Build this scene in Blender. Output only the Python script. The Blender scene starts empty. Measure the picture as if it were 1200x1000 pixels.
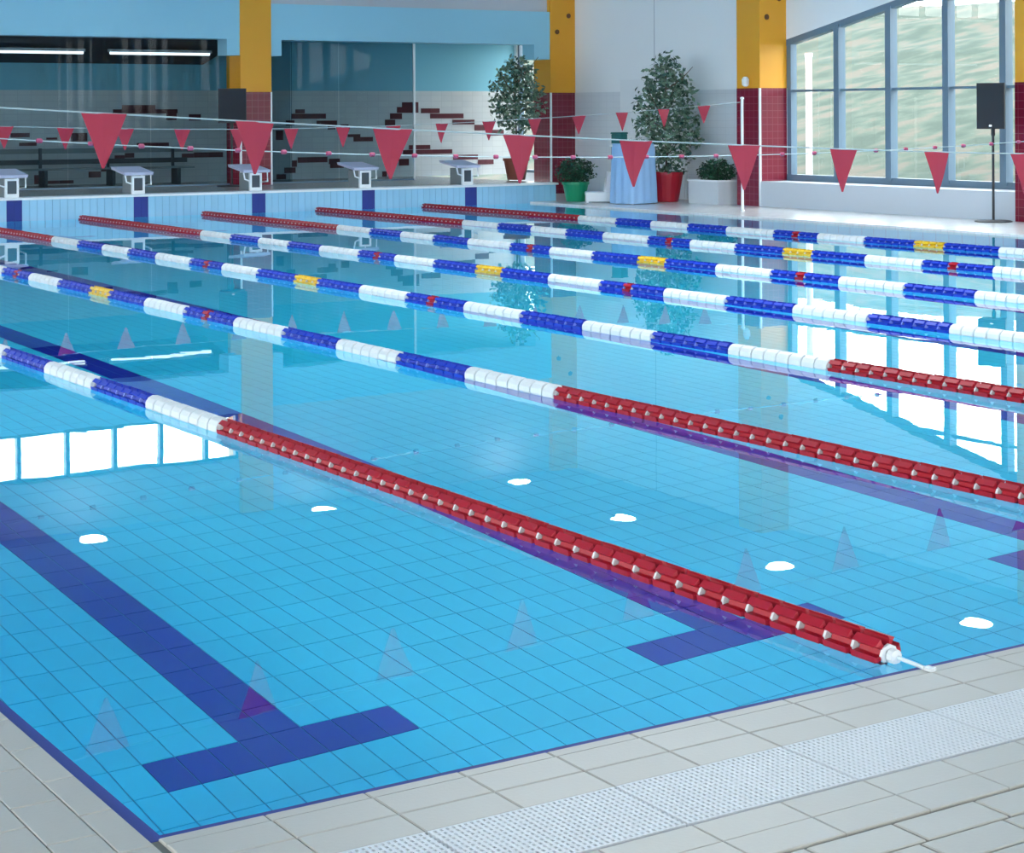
import bpy, math, random
from mathutils import Matrix, Vector
random.seed(7)
S = bpy.context.scene
C = S.collection

# ------------------------------------------------------------------ camera
FPX, CYPX = 2203.2, 134.0                      # focal length and horizon row for a 1200 x 1000 frame
cam_d = bpy.data.cameras.new('camera')
cam_d.sensor_fit = 'HORIZONTAL'; cam_d.sensor_width = 36.0
cam_d.lens = FPX / 1200 * 36.0
cam_d.shift_y = -(500 - CYPX) / 1200
cam_d.clip_start = 0.05; cam_d.clip_end = 500
cam = bpy.data.objects.new('camera', cam_d); C.objects.link(cam)
yaw, roll = 0.565, 0.005
f = Vector((math.sin(yaw), math.cos(yaw), 0)); r = Vector((math.cos(yaw), -math.sin(yaw), 0)); dn = f.cross(r)
r2 = math.cos(roll) * r + math.sin(roll) * dn; d2 = -math.sin(roll) * r + math.cos(roll) * dn
M = Matrix((r2, -d2, -f)).transposed().to_4x4(); M.translation = Vector((-1.567, -4.011, 1.638))
cam.matrix_world = M
S.camera = cam

# ------------------------------------------------------------------ world, exposure
W = bpy.data.worlds.new('overcast_sky'); S.world = W; W.use_nodes = True
bg = W.node_tree.nodes['Background']
bg.inputs[0].default_value = (0.96, 0.98, 1.0, 1); bg.inputs[1].default_value = 7.6
vs = S.view_settings
vs.view_transform = 'Standard'; vs.look = 'None'; vs.gamma = 1.0; vs.use_curve_mapping = False
vs.exposure = -0.04
S.cycles.max_bounces = 16; S.cycles.diffuse_bounces = 8; S.cycles.glossy_bounces = 6; S.cycles.blur_glossy = 0.0
S.cycles.transmission_bounces = 12; S.cycles.transparent_max_bounces = 16
S.cycles.caustics_refractive = True; S.cycles.caustics_reflective = True
S.cycles.use_denoising = True
S.cycles.sample_clamp_indirect = 30.0

# ------------------------------------------------------------------ materials
MATS = {}
def mat(name, col=(.8, .8, .8), rough=.5, spec=.5, metal=0.0, var=0.0, vscale=8.0, bump=0.0, bscale=40.0, emit=None, estr=0.0):
    if name in MATS: return MATS[name]
    m = bpy.data.materials.new(name); m.use_nodes = True; nt = m.node_tree; N = nt.nodes; L = nt.links
    b = N['Principled BSDF']
    b.inputs['Base Color'].default_value = (*col, 1); b.inputs['Roughness'].default_value = rough
    b.inputs['Specular IOR Level'].default_value = spec; b.inputs['Metallic'].default_value = metal
    if emit:
        b.inputs['Emission Color'].default_value = (*emit, 1); b.inputs['Emission Strength'].default_value = estr
    if var or bump:
        tc = N.new('ShaderNodeTexCoord')
    if var:
        n = N.new('ShaderNodeTexNoise'); n.inputs['Scale'].default_value = vscale; n.inputs['Detail'].default_value = 4
        L.new(tc.outputs['Object'], n.inputs['Vector'])
        oi = N.new('ShaderNodeObjectInfo')
        mx = N.new('ShaderNodeMath'); mx.operation = 'ADD'
        sc = N.new('ShaderNodeMath'); sc.operation = 'MULTIPLY'; sc.inputs[1].default_value = .5
        L.new(oi.outputs['Random'], sc.inputs[0])
        s2 = N.new('ShaderNodeMath'); s2.operation = 'MULTIPLY'; s2.inputs[1].default_value = .5
        L.new(n.outputs['Fac'], s2.inputs[0]); L.new(sc.outputs[0], mx.inputs[0]); L.new(s2.outputs[0], mx.inputs[1])
        mr = N.new('ShaderNodeMapRange'); mr.inputs[1].default_value = .1; mr.inputs[2].default_value = .9
        mr.inputs[3].default_value = 1 - var; mr.inputs[4].default_value = 1 + var
        L.new(mx.outputs[0], mr.inputs[0])
        hs = N.new('ShaderNodeHueSaturation'); hs.inputs['Color'].default_value = (*col, 1)
        L.new(mr.outputs[0], hs.inputs['Value']); L.new(hs.outputs[0], b.inputs['Base Color'])
    if bump:
        n2 = N.new('ShaderNodeTexNoise'); n2.inputs['Scale'].default_value = bscale
        L.new(tc.outputs['Object'], n2.inputs['Vector'])
        bp = N.new('ShaderNodeBump'); bp.inputs['Strength'].default_value = bump; bp.inputs['Distance'].default_value = .002
        L.new(n2.outputs['Fac'], bp.inputs['Height']); L.new(bp.outputs[0], b.inputs['Normal'])
    MATS[name] = m
    return m

def tiled(name, c1, c2, grout, w, h, axes, rough=.25, mortar=.006, offset=0.0):
    """fine tile pattern for surfaces too far away to build tile by tile; axes picks the two world axes"""
    m = bpy.data.materials.new(name); m.use_nodes = True; nt = m.node_tree; N = nt.nodes; L = nt.links
    b = N['Principled BSDF']; b.inputs['Roughness'].default_value = rough
    g = N.new('ShaderNodeNewGeometry'); sx = N.new('ShaderNodeSeparateXYZ'); cx = N.new('ShaderNodeCombineXYZ')
    L.new(g.outputs['Position'], sx.inputs[0])
    L.new(sx.outputs[axes[0]], cx.inputs[0]); L.new(sx.outputs[axes[1]], cx.inputs[1])
    br = N.new('ShaderNodeTexBrick'); br.offset = offset; br.inputs['Scale'].default_value = 1.0
    br.inputs['Brick Width'].default_value = w; br.inputs['Row Height'].default_value = h
    br.inputs['Mortar Size'].default_value = mortar; br.inputs['Mortar Smooth'].default_value = .2
    br.inputs['Color1'].default_value = (*c1, 1); br.inputs['Color2'].default_value = (*c2, 1); br.inputs['Mortar'].default_value = (*grout, 1)
    L.new(cx.outputs[0], br.inputs['Vector']); L.new(br.outputs['Color'], b.inputs['Base Color'])
    MATS[name] = m
    return m

def clear(name, tint, rough=0.0, base=.045):
    """thin pane: light passes straight through, tinted, with the mirror reflection of glass"""
    m = bpy.data.materials.new(name); m.use_nodes = True; nt = m.node_tree; N = nt.nodes; L = nt.links
    N.remove(N['Principled BSDF'])
    t = N.new('ShaderNodeBsdfTransparent'); t.inputs[0].default_value = (*tint, 1)
    gl = N.new('ShaderNodeBsdfGlossy'); gl.inputs['Roughness'].default_value = rough
    lw = N.new('ShaderNodeLayerWeight'); lw.inputs[0].default_value = .5
    pw = N.new('ShaderNodeMath'); pw.operation = 'POWER'; pw.inputs[1].default_value = 5.0; L.new(lw.outputs['Facing'], pw.inputs[0])
    fr = N.new('ShaderNodeMath'); fr.operation = 'MULTIPLY_ADD'; fr.inputs[1].default_value = .6; fr.inputs[2].default_value = base; L.new(pw.outputs[0], fr.inputs[0])
    mx = N.new('ShaderNodeMixShader')
    L.new(fr.outputs[0], mx.inputs[0]); L.new(t.outputs[0], mx.inputs[1]); L.new(gl.outputs[0], mx.inputs[2])
    L.new(mx.outputs[0], N['Material Output'].inputs[0])
    MATS[name] = m
    return m

TX, TY = 0.12265, 0.2453                       # pool tile pitch
POOL_C = (.045, .74, .96); POOL_C2 = (.05, .77, .97)
mat('pool_tile', POOL_C, .3, var=.06, vscale=3)
mat('pool_grout', (.015, .30, .52), .8)
mat('lane_tile', (.010, .010, .40), .3, var=.10, vscale=3)
tiled('pool_wall_tile', POOL_C, POOL_C2, (.03, .22, .42), TY, TX, (1, 2))
tiled('pool_wall_tile_x', POOL_C, POOL_C2, (.03, .22, .42), TY, TX, (0, 2))
mat('rim_tile', (.010, .030, .24), .6, var=.1)
mat('end_tile', (.30, .58, .78), .2, var=.06)
mat('end_grout', (.22, .42, .58), .6)
mat('deck_tile', (.435, .405, .365), .32, var=.05, vscale=5, bump=.25, bscale=120)
mat('deck_grout', (.16, .16, .15), .8)
tiled('deck_far', (.40, .40, .39), (.38, .38, .37), (.26, .26, .25), .25, .125, (0, 1), rough=.22, mortar=.004, offset=.5)
tiled('deck_side_glare', (.74, .74, .74), (.70, .70, .70), (.55, .55, .55), .25, .125, (0, 1), rough=.22, mortar=.004, offset=.5)  # deck tile whitened: overexposed window light put into the colour
mat('grating', (.60, .61, .64), .35)
mat('channel', (.16, .18, .20), .6)
mat('white_paint', (.88, .90, .92), .6, var=.02, vscale=1)
tiled('white_wall_tile', (.72, .75, .79), (.71, .74, .78), (.64, .67, .71), .25, .125, (1, 2), rough=.3, mortar=.004)
mat('ledge_paint', (.55, .59, .65), .6, var=.02, vscale=1)
mat('grey_paint', (.52, .53, .58), .7)
mat('ceiling_paint', (.56, .68, .78), .8)
mat('blue_beam', (.31, .62, .78), .55, var=.02, vscale=1)
mat('blue_wall', (.20, .53, .66), .55, var=.03, vscale=1)
tiled('back_wall_tile', (.62, .66, .66), (.58, .62, .63), (.50, .54, .54), .25, .12, (0, 2), rough=.3, mortar=.004)
mat('mosaic_brick', (.10, .018, .028), .35, var=.25, vscale=6)
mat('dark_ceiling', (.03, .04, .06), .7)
mat('yellow_paint', (.82, .355, .016), .45, var=.04, vscale=2)
tiled('maroon_tile_x', (.21, .010, .032), (.19, .010, .030), (.27, .055, .085), .12, .12, (0, 2), mortar=.005)
tiled('maroon_tile_y', (.21, .010, .032), (.19, .010, .030), (.27, .055, .085), .12, .12, (1, 2), mortar=.005)
mat('frame_metal', (.13, .205, .28), .35)
mat('white_plastic', (.84, .86, .88), .35)
mat('lilac_plastic', (.48, .50, .66), .45)
mat('dark_recess', (.05, .07, .09), .6)
mat('float_red', (.36, .005, .018), .42, spec=.35)
mat('float_white', (.66, .66, .66), .35)
mat('float_blue', (.008, .035, .42), .4, spec=.35)
mat('float_yellow', (.70, .44, .02), .3)
mat('collar_blue', (.22, .28, .70), .3)
mat('cable', (.62, .68, .70), .3)
mat('pennant_red', (.34, .008, .038), .6)
mat('bead_pink', (.36, .05, .12), .5)
mat('rope_white', (.40, .47, .49), .6)
mat('steel', (.72, .74, .76), .25, metal=.6)
mat('black_plastic', (.012, .014, .022), .5)
mat('grille_black', (.020, .023, .032), .8, bump=.6, bscale=260)
mat('red_pot', (.50, .012, .03), .4)
mat('green_pot', (.0, .26, .12), .35)
mat('grey_pot', (.60, .63, .66), .7, var=.04)
mat('brown_pot', (.22, .05, .03), .6)
mat('soil', (.05, .035, .025), .9)
mat('bark', (.16, .12, .09), .9, var=.2)
mat('blue_cloth', (.30, .50, .78), .8, var=.05, vscale=4)
mat('dark_green_plastic', (.01, .12, .12), .5)
mat('bench_dark', (.07, .08, .09), .6)
mat('bench_grey', (.22, .25, .26), .6)
mat('lamp_glow', (1, 1, 1), .5, emit=(1.0, .98, .94), estr=16.0)
mat('strip_glow', (1, 1, 1), .5, emit=(.95, .97, 1.0), estr=3.0)
mat('lamp_housing', (.75, .75, .75), .5)
mat('hole_dark', (.12, .04, .01), .7)
clear('window_glass', (.93, .98, .97))
clear('tinted_glass', (.48, .57, .61), base=.008)

def leaf_material(name, a, b2):
    m = bpy.data.materials.new(name); m.use_nodes = True; nt = m.node_tree; N = nt.nodes; L = nt.links
    b = N['Principled BSDF']; b.inputs['Roughness'].default_value = .35
    g = N.new('ShaderNodeNewGeometry'); rp = N.new('ShaderNodeValToRGB')
    rp.color_ramp.elements[0].color = (*a, 1); rp.color_ramp.elements[1].color = (*b2, 1)
    L.new(g.outputs['Random Per Island'], rp.inputs[0]); L.new(rp.outputs[0], b.inputs['Base Color'])
    MATS[name] = m
leaf_material('ficus_leaf', (.015, .07, .045), (.22, .34, .24))
leaf_material('box_leaf', (.004, .03, .018), (.02, .11, .05))

def grass_material():
    m = bpy.data.materials.new('grass_slope'); m.use_nodes = True; nt = m.node_tree; N = nt.nodes; L = nt.links
    b = N['Principled BSDF']; b.inputs['Roughness'].default_value = .95
    tc = N.new('ShaderNodeTexCoord'); n = N.new('ShaderNodeTexNoise'); n.inputs['Scale'].default_value = 1.7; n.inputs['Detail'].default_value = 10
    mp = N.new('ShaderNodeMapping'); mp.inputs['Scale'].default_value = (.55, .8, 1)
    L.new(tc.outputs['Object'], mp.inputs[0]); L.new(mp.outputs[0], n.inputs['Vector'])
    rp = N.new('ShaderNodeValToRGB'); e = rp.color_ramp.elements
    e[0].position = .40; e[0].color = (.012, .032, .022, 1); e[1].position = .60; e[1].color = (.066, .060, .046, 1)
    x = e.new(.5); x.color = (.030, .053, .038, 1)
    L.new(n.outputs['Fac'], rp.inputs[0]); L.new(rp.outputs[0], b.inputs['Base Color'])
    MATS['grass_slope'] = m
grass_material()

def water_material():
    m = bpy.data.materials.new('pool_water'); m.use_nodes = True; nt = m.node_tree; N = nt.nodes; L = nt.links
    N.remove(N['Principled BSDF'])
    g = N.new('ShaderNodeBsdfGlass'); g.inputs['IOR'].default_value = 1.333; g.inputs['Roughness'].default_value = 0.0
    g.inputs['Color'].default_value = (.95, 1.0, 1.0, 1)
    geo = N.new('ShaderNodeNewGeometry'); n = N.new('ShaderNodeTexNoise')
    n.inputs['Scale'].default_value = 1.6; n.inputs['Detail'].default_value = 3; n.inputs['Roughness'].default_value = .45
    L.new(geo.outputs['Position'], n.inputs['Vector'])
    bp = N.new('ShaderNodeBump'); bp.inputs['Strength'].default_value = 1.0; bp.inputs['Distance'].default_value = .00045
    L.new(n.outputs['Fac'], bp.inputs['Height']); L.new(bp.outputs[0], g.inputs['Normal'])
    L.new(g.outputs[0], N['Material Output'].inputs[0])
    MATS['pool_water'] = m
water_material()

# ------------------------------------------------------------------ mesh helpers
class MB:
    def __init__(s): s.v = []; s.f = []; s.mi = []
    def add(s, vs, fs, mi=0):
        o = len(s.v); s.v += [tuple(q) for q in vs]; s.f += [tuple(o + i for i in q) for q in fs]; s.mi += [mi] * len(fs); return s
    def box(s, x0, x1, y0, y1, z0, z1, mi=0, bottom=True):
        v = [(x0, y0, z0), (x1, y0, z0), (x1, y1, z0), (x0, y1, z0), (x0, y0, z1), (x1, y0, z1), (x1, y1, z1), (x0, y1, z1)]
        fs = [(4, 5, 6, 7), (0, 1, 5, 4), (1, 2, 6, 5), (2, 3, 7, 6), (3, 0, 4, 7)]
        if bottom: fs.append((3, 2, 1, 0))
        return s.add(v, fs, mi)
    def chamfer(s, x0, x1, y0, y1, z0, z1, c, mi=0):
        v = [(x0, y0, z0), (x1, y0, z0), (x1, y1, z0), (x0, y1, z0), (x0, y0, z1 - c), (x1, y0, z1 - c), (x1, y1, z1 - c), (x0, y1, z1 - c),
             (x0 + c, y0 + c, z1), (x1 - c, y0 + c, z1), (x1 - c, y1 - c, z1), (x0 + c, y1 - c, z1)]
        fs = [(8, 9, 10, 11)]
        for i in range(4):
            j = (i + 1) % 4
            fs += [(i, j, 4 + j, 4 + i), (4 + i, 4 + j, 8 + j, 8 + i)]
        return s.add(v, fs, mi)
    def lathe(s, prof, n=16, c=(0, 0, 0), axis='z', mi=0):
        vs = []
        for (rr, h) in prof:
            for k in range(n):
                a = 2 * math.pi * k / n; p, q = rr * math.cos(a), rr * math.sin(a)
                if axis == 'z': vs.append((c[0] + p, c[1] + q, c[2] + h))
                elif axis == 'y': vs.append((c[0] + q, c[1] + h, c[2] + p))
                else: vs.append((c[0] + h, c[1] + p, c[2] + q))
        fs = []
        for i in range(len(prof) - 1):
            for k in range(n):
                k2 = (k + 1) % n
                fs.append((i * n + k, i * n + k2, (i + 1) * n + k2, (i + 1) * n + k))
        fs.append(tuple(range(n - 1, -1, -1))); fs.append(tuple((len(prof) - 1) * n + k for k in range(n)))
        return s.add(vs, fs, mi)
    def tube(s, pts, rad, n=6, mi=0):
        vs = []; P = [Vector(p) for p in pts]
        for i, p in enumerate(P):
            t = (P[min(i + 1, len(P) - 1)] - P[max(i - 1, 0)]).normalized()
            u = t.cross(Vector((0, 0, 1)))
            if u.length < 1e-4: u = Vector((1, 0, 0))
            u.normalize(); w = u.cross(t)
            rr = rad[i] if isinstance(rad, (list, tuple)) else rad
            for k in range(n):
                a = 2 * math.pi * k / n; vs.append(p + rr * (math.cos(a) * u + math.sin(a) * w))
        fs = []
        for i in range(len(P) - 1):
            for k in range(n):
                k2 = (k + 1) % n
                fs.append((i * n + k, i * n + k2, (i + 1) * n + k2, (i + 1) * n + k))
        fs.append(tuple(range(n - 1, -1, -1))); fs.append(tuple((len(P) - 1) * n + k for k in range(n)))
        return s.add(vs, fs, mi)
    def mesh(s, name, mats, smooth=False):
        me = bpy.data.meshes.new(name); me.from_pydata(s.v, [], s.f)
        for m in (mats if isinstance(mats, (list, tuple)) else [mats]): me.materials.append(MATS[m])
        me.polygons.foreach_set('material_index', s.mi)
        if smooth: me.polygons.foreach_set('use_smooth', [True] * len(s.f))
        me.update(); return me

def link(name, me, parent=None, loc=(0, 0, 0), rot=(0, 0, 0)):
    o = bpy.data.objects.new(name, me); C.objects.link(o)
    if parent is not None: o.parent = parent
    o.location = loc; o.rotation_euler = rot
    return o
def build(name, mb, mats, parent=None, loc=(0, 0, 0), rot=(0, 0, 0), smooth=False):
    return link(name, mb.mesh(name, mats, smooth), parent, loc, rot)
def tag(o, label=None, cat=None, group=None, kind=None):
    if label: o['label'] = label
    if cat: o['category'] = cat
    if group: o['group'] = group
    if kind: o['kind'] = kind
    return o
def thing(name, label, cat, loc=(0, 0, 0), rz=0, group=None):
    o = bpy.data.objects.new(name, None); C.objects.link(o); o.empty_display_size = .2
    o.location = loc; o.rotation_euler = (0, 0, rz)
    return tag(o, label, cat, group)
def struct(name, mb, mats, label, cat, parent=None):
    o = build(name, mb, mats, parent)
    if parent is None: tag(o, label, cat, kind='structure')
    return o

# ------------------------------------------------------------------ main sizes (metres)
PX1, PY1, DEPTH = 17.2, 25.0, 1.85             # pool
ROPE_X1, LANE = 2.383, 2.085
XC1 = ROPE_X1 - LANE / 2                       # centre of the first lane
CEIL = 5.6
XL, YN = -7.0, -9.0                            # left and near walls
XW = 20.0                                      # window plane of the right wall
XF = 19.4                                      # front of the right columns
YC = 27.6                                      # front of the far columns
YB = 30.0                                      # back wall of the far recess
ZP = .36                                       # far end platform
COL = .62

# ------------------------------------------------------------------ pool basin and its tiles
b = MB()
b.box(-.02, PX1 + .02, -.02, PY1 + .02, -DEPTH - .2, -DEPTH - .006, 0)
basin = struct('pool_basin', b, ['pool_grout'], 'blue tiled basin of the swimming pool under the water', 'pool')
for nm, (x0, x1, y0, y1), m in (('basin_wall', (-.2, .03, -.2, PY1 + .2), 'pool_wall_tile'), ('basin_wall', (PX1, PX1 + .2, -.2, PY1 + .2), 'pool_wall_tile'),
                                ('basin_wall', (.03, PX1, -.2, .016), 'pool_wall_tile_x'), ('basin_wall', (.03, PX1, PY1, PY1 + .2), 'pool_wall_tile_x')):
    build(nm, MB().box(x0, x1, y0, y1, -DEPTH - .2, -.012), [m], basin)
lane_c = [XC1 + k * LANE for k in range(8)]
def is_dark(ix, y):
    # ix counts tile columns from the first lane centre
    k = ix % 17
    if k in (0, 16): return 2.0 - .01 < y < 22.9
    if k in (1, 2, 3, 13, 14, 15): return (2.0 - .01 < y < 2.1) or (22.6 < y < 22.8)
    return False
tiles = []
i0 = int(math.floor((0 - XC1) / TX)); i1 = int(math.ceil((PX1 - XC1) / TX))
j0 = -9; j1 = int(math.ceil((PY1 - 2.0) / TY))
for i in range(i0, i1):
    for j in range(j0, j1):
        x = XC1 + i * TX; y = 2.0 + j * TY
        xa, xb = max(x, .03), min(x + TX, PX1); ya, yb = max(y, .016), min(y + TY, PY1)
        if xb - xa < .02 or yb - ya < .02: continue
        full = (xb - xa > TX - .001) and (yb - ya > TY - .001)
        tiles.append(((x + 1.567) ** 2 + (y + 4.0) ** 2, i, j, xa, xb, ya, yb, full))
# the tiles that show largest: nearest, inside the picture
def in_view(x, y, z=-.6):
    v = Vector((x, y, z)) - Vector((-1.567, -4.011, 1.638)); D = v.dot(f); u = 600 + FPX * v.dot(r2) / D; w = CYPX + FPX * v.dot(d2) / D
    return 0 < u < 1200 and 0 < w < 1010
tiles.sort()
G = .0026
shared = {n: MB().box(G, TX - G, G, TY - G, -.008, 0, bottom=False).mesh('tile', [n]) for n in ('pool_tile', 'lane_tile')}
rest = MB(); cnt = 0
for (d, i, j, xa, xb, ya, yb, full) in tiles:
    dark = is_dark(i, ya)
    if full and cnt < 300 and in_view(xa, ya):
        link('tile', shared['lane_tile' if dark else 'pool_tile'], basin, (xa, ya, -DEPTH + .002)); cnt += 1
    else:
        rest.box(xa + G, xb - G, ya + G, yb - G, -DEPTH - .006, -DEPTH + .002, 1 if dark else 0, bottom=False)
tag(build('tile_field', rest, ['pool_tile', 'lane_tile'], basin), kind='stuff')
# dark blue tile edge along the water
build('rim_strip', MB().box(-.002, .036, 0, PY1, -.03, .004), ['rim_tile'], basin)
build('rim_strip', MB().box(.036, PX1, -.002, .028, -.03, .004), ['rim_tile'], basin)

water = MB()
water.add([(.03, .022, 0), (PX1, .022, 0), (PX1, PY1, 0), (.03, PY1, 0)], [(0, 1, 2, 3)])
tag(build('pool_water', water, ['pool_water']), 'clear blue water filling the swimming pool', 'water', kind='stuff')

# ------------------------------------------------------------------ deck
b = MB()
b.box(XL, XW, YN, -.001, -.4, .003)                    # near side
b.box(XL, -.001, -.001, 27.4, -.4, .003)               # left side
floor = struct('floor', b, ['deck_grout'], 'pale grey tiled pool deck around the water', 'floor')
build('side_deck', MB().box(PX1, XW + .2, 0, YB, -.4, .03), ['deck_side_glare'], floor)
build('deck_field', MB().box(XL, XW, YN, -1.56, 0, .010).box(5.6, XW, -1.56, -.60, 0, .010).box(XL, -.94, -1.56, 27.3, 0, .010).box(-.94, -.001, 3.6, 27.3, 0, .010), ['deck_far'], floor)
PITCH = .262; J = .003; ZT = .012
# coping pieces with two shallow grooves; the short end faces the water
def coping_mesh():
    m = MB(); w = PITCH - J
    ys = [(-.002, -.045, .010), (-.048, -.172, ZT), (-.176, -.302, ZT)]
    for (a, c, z) in ys: m.chamfer(0, w, c, a, -.01, z, .003)
    return m.mesh('coping_tile', ['deck_tile'])
cm = coping_mesh()
x = .022 - PITCH * 5
while x < PX1:
    if x > -.1: link('coping_tile', cm, floor, (x, 0, 0))
    x += PITCH
# overflow grating: panels of slats over a channel
build('channel', MB().box(0, PX1, -.594, -.306, -.001, .0035), ['channel'], floor)
PL = PITCH * 2
def grate_mesh():
    m = MB(); n = 32; p = (PL - .006) / n
    for k in range(n): m.box(k * p + .0015, k * p + p * .62, -.590, -.310, .003, .013, bottom=False)
    for y in [-.590 + .28 * q / 15 for q in range(16)]: m.box(0, PL - .006, y, y + .0068, .004, .0125, bottom=False)
    return m.mesh('grating_panel', ['grating'])
gm = grate_mesh(); x = .022 - PL
while x < PX1 - .3:
    if x > -.6:
        o = link('grating_panel', gm, floor, (x, 0, 0)); o['kind'] = 'stuff'
    x += PL
tile_a = MB().chamfer(0, PITCH - J, 0, .113, -.01, ZT, .002).mesh('tile', ['deck_tile'])
tile_b = MB().chamfer(0, PITCH - .008, 0, .112, -.01, ZT - .001, .003).mesh('tile', ['deck_tile'])
for row in range(8):
    y = -.598 - .1145 * (row + 1) if row < 2 else -.832 - .1205 * (row - 1)
    off = 0.0 if row < 2 else (PITCH * .5 if row % 2 == 0 else .1)
    x = -.76 + off
    while x < 5.55:
        link('tile', tile_a if row < 2 else tile_b, floor, (x, y, 0))
        x += PITCH
for row in range(8):                                    # rows along the side deck
    x1 = -.003 if row == 0 else -.087 - .1215 * (row - 1)
    wd = .081 if row == 0 else .1185
    tm = MB().chamfer(0, wd, 0, TY + .012, -.01, ZT, .002).mesh('tile', ['deck_tile'])
    y = -.30 + (.13 if row % 2 else 0); 
    while y < 3.5:
        if y < 1.75 and x1 > -.75: link('tile', tm, floor, (x1 - wd, y, 0))
        y += TY + .017
# plain infill where the tiles above leave the picture
build('deck_infill', MB().box(XL, -.94, -1.56, -.3, 0, .0099).box(-.94, -.005, .0, 3.6, 0, .0045).box(-.94, 0, -1.2, 0, 0, .0045), ['deck_far'], floor)

# ------------------------------------------------------------------ far end platform with its tiled face
b = MB().box(XL, 17.78, PY1 + .02, YB, -.4, ZP)
plat = struct('end_platform', b, ['end_grout'], 'raised light blue tiled end of the pool below the starting blocks', 'platform')
te = MB().box(.002, TX - .002, 0, .03, 0, ZP - .03, bottom=False).mesh('tile', ['end_tile'])
td = MB().box(.001, TX - .001, -.002, .03, 0, ZP - .03, bottom=False).mesh('tile', ['rim_tile'])
BLOCK_X = [XC1 + k * LANE for k in range(8)]
x = XC1 + TX * 24
while x < 17.78 - TX:
    dark = any(abs(x + TX / 2 - bx) < .09 for bx in BLOCK_X)
    link('tile', td if dark else te, plat, (x, PY1 - .008, .0)); x += TX
build('tile_field', MB().box(XL, XC1 + TX * 24, PY1 - .008, PY1 + .022, 0, ZP - .03), ['end_tile'], plat)
build('coping', MB().chamfer(XL, 17.82, PY1 - .03, PY1 + .35, ZP - .03, ZP + .008, .008), ['white_plastic'], plat)
build('deck_field', MB().box(XL, 17.78, PY1 + .35, YB, ZP, ZP + .004), ['deck_far'], plat)

# ------------------------------------------------------------------ room shell
def wall_panel(name, mb, m, label): return struct(name, mb, [m] if isinstance(m, str) else m, label, 'wall')
CX0, CX1, CY0, CY1 = XL - .3, XW + .9, YN - .3, YC + .9
ADDED_ROOFLIGHTS = [(7.0, 10.6, .6, 4.0), (5.7, 12.5, 7.2, 13.2)]                  # rooflights added out of sight to brighten the near half of the pool
b = MB(); yy = CY0
for (x0, x1, y0, y1) in ADDED_ROOFLIGHTS:
    b.box(CX0, CX1, yy, y0, CEIL, CEIL + .2).box(CX0, x0, y0, y1, CEIL, CEIL + .2).box(x1, CX1, y0, y1, CEIL, CEIL + .2); yy = y1
b.box(CX0, CX1, yy, CY1, CEIL, CEIL + .2)
struct('ceiling', b, ['ceiling_paint'], 'flat pale blue ceiling of the pool hall', 'ceiling')
for n, (x0, x1, y0, y1) in enumerate(ADDED_ROOFLIGHTS):
    w = struct('window_%d' % (21 + n), MB().box(x0, x1, y0, y0 + .08, CEIL, CEIL + .3).box(x0, x1, y1 - .08, y1, CEIL, CEIL + .3).box(x0, x0 + .08, y0, y1, CEIL, CEIL + .3).box(x1 - .08, x1, y0, y1, CEIL, CEIL + .3), ['frame_metal'],
               ('added glazed rooflight above the near end of the pool', 'added glazed rooflight above the middle of the pool')[n], 'rooflight')
    for k in range(1, 6):
        x = x0 + (x1 - x0) * k / 6; build('glazing_bar', MB().box(x - .04, x + .04, y0, y1, CEIL + .1, CEIL + .25), ['frame_metal'], w)
    for k in range(6):
        xa, xb = x0 + (x1 - x0) * k / 6, x0 + (x1 - x0) * (k + 1) / 6
        build('pane', MB().add([(xa, y0, CEIL + .2), (xb, y0, CEIL + .2), (xb, y1, CEIL + .2), (xa, y1, CEIL + .2)], [(0, 1, 2, 3)]), ['window_glass'], w)

# far wall: beam, clerestory, wall above, recess behind with its tiled back wall
b = MB()
b.box(13.22, XF, YC + .12, YC + .4, 3.70, CEIL)                       # above the short beam
b.box(XL, 12.62, YC + .12, YC + .4, 4.66, CEIL)
wf = wall_panel('wall_far', b, 'grey_paint', 'grey upper wall above the blue beam at the far end')
for (x0, x1, z1, name) in ((13.22, XF + .06, 3.70, 'beam'), (XL, 12.62, 3.80, 'beam')):
    build(name, MB().box(x0, x1, YC + .02, YC + .45, 3.035, z1), ['blue_beam'], wf)
for (x0, x1) in ((13.22, 13.45), (19.02, XF), (12.36, 12.62), (6.42, 6.65), (5.58, 5.81)):
    build('beam_bracket', MB().box(x0, x1, YC + .025, YC + .45, 2.74, 3.035), ['blue_beam'], wf)
# recess: back wall in two bands, ceiling, end wall
bw = struct('wall_back', MB().box(XL, XW + .2, YB, YB + .2, ZP, 2.13), ['back_wall_tile'], 'tiled back wall with dark maroon wave mosaic behind the blocks', 'wall')
build('upper_band', MB().box(XL, XW + .2, YB, YB + .2, 2.13, 3.45), ['blue_wall'], bw)
b = MB().box(XL, XW + .2, YC + .45, YB + .2, 3.45, 3.6)
rc = struct('ceiling_recess', b, ['blue_beam'], 'low ceiling over the recess behind the columns', 'ceiling')
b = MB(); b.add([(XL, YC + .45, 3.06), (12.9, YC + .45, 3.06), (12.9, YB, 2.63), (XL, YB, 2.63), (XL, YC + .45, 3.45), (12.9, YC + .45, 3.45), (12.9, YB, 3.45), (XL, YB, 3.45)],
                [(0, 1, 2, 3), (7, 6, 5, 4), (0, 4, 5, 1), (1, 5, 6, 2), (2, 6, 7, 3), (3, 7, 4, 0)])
build('sloping_soffit', b, ['dark_ceiling'], rc)

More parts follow.
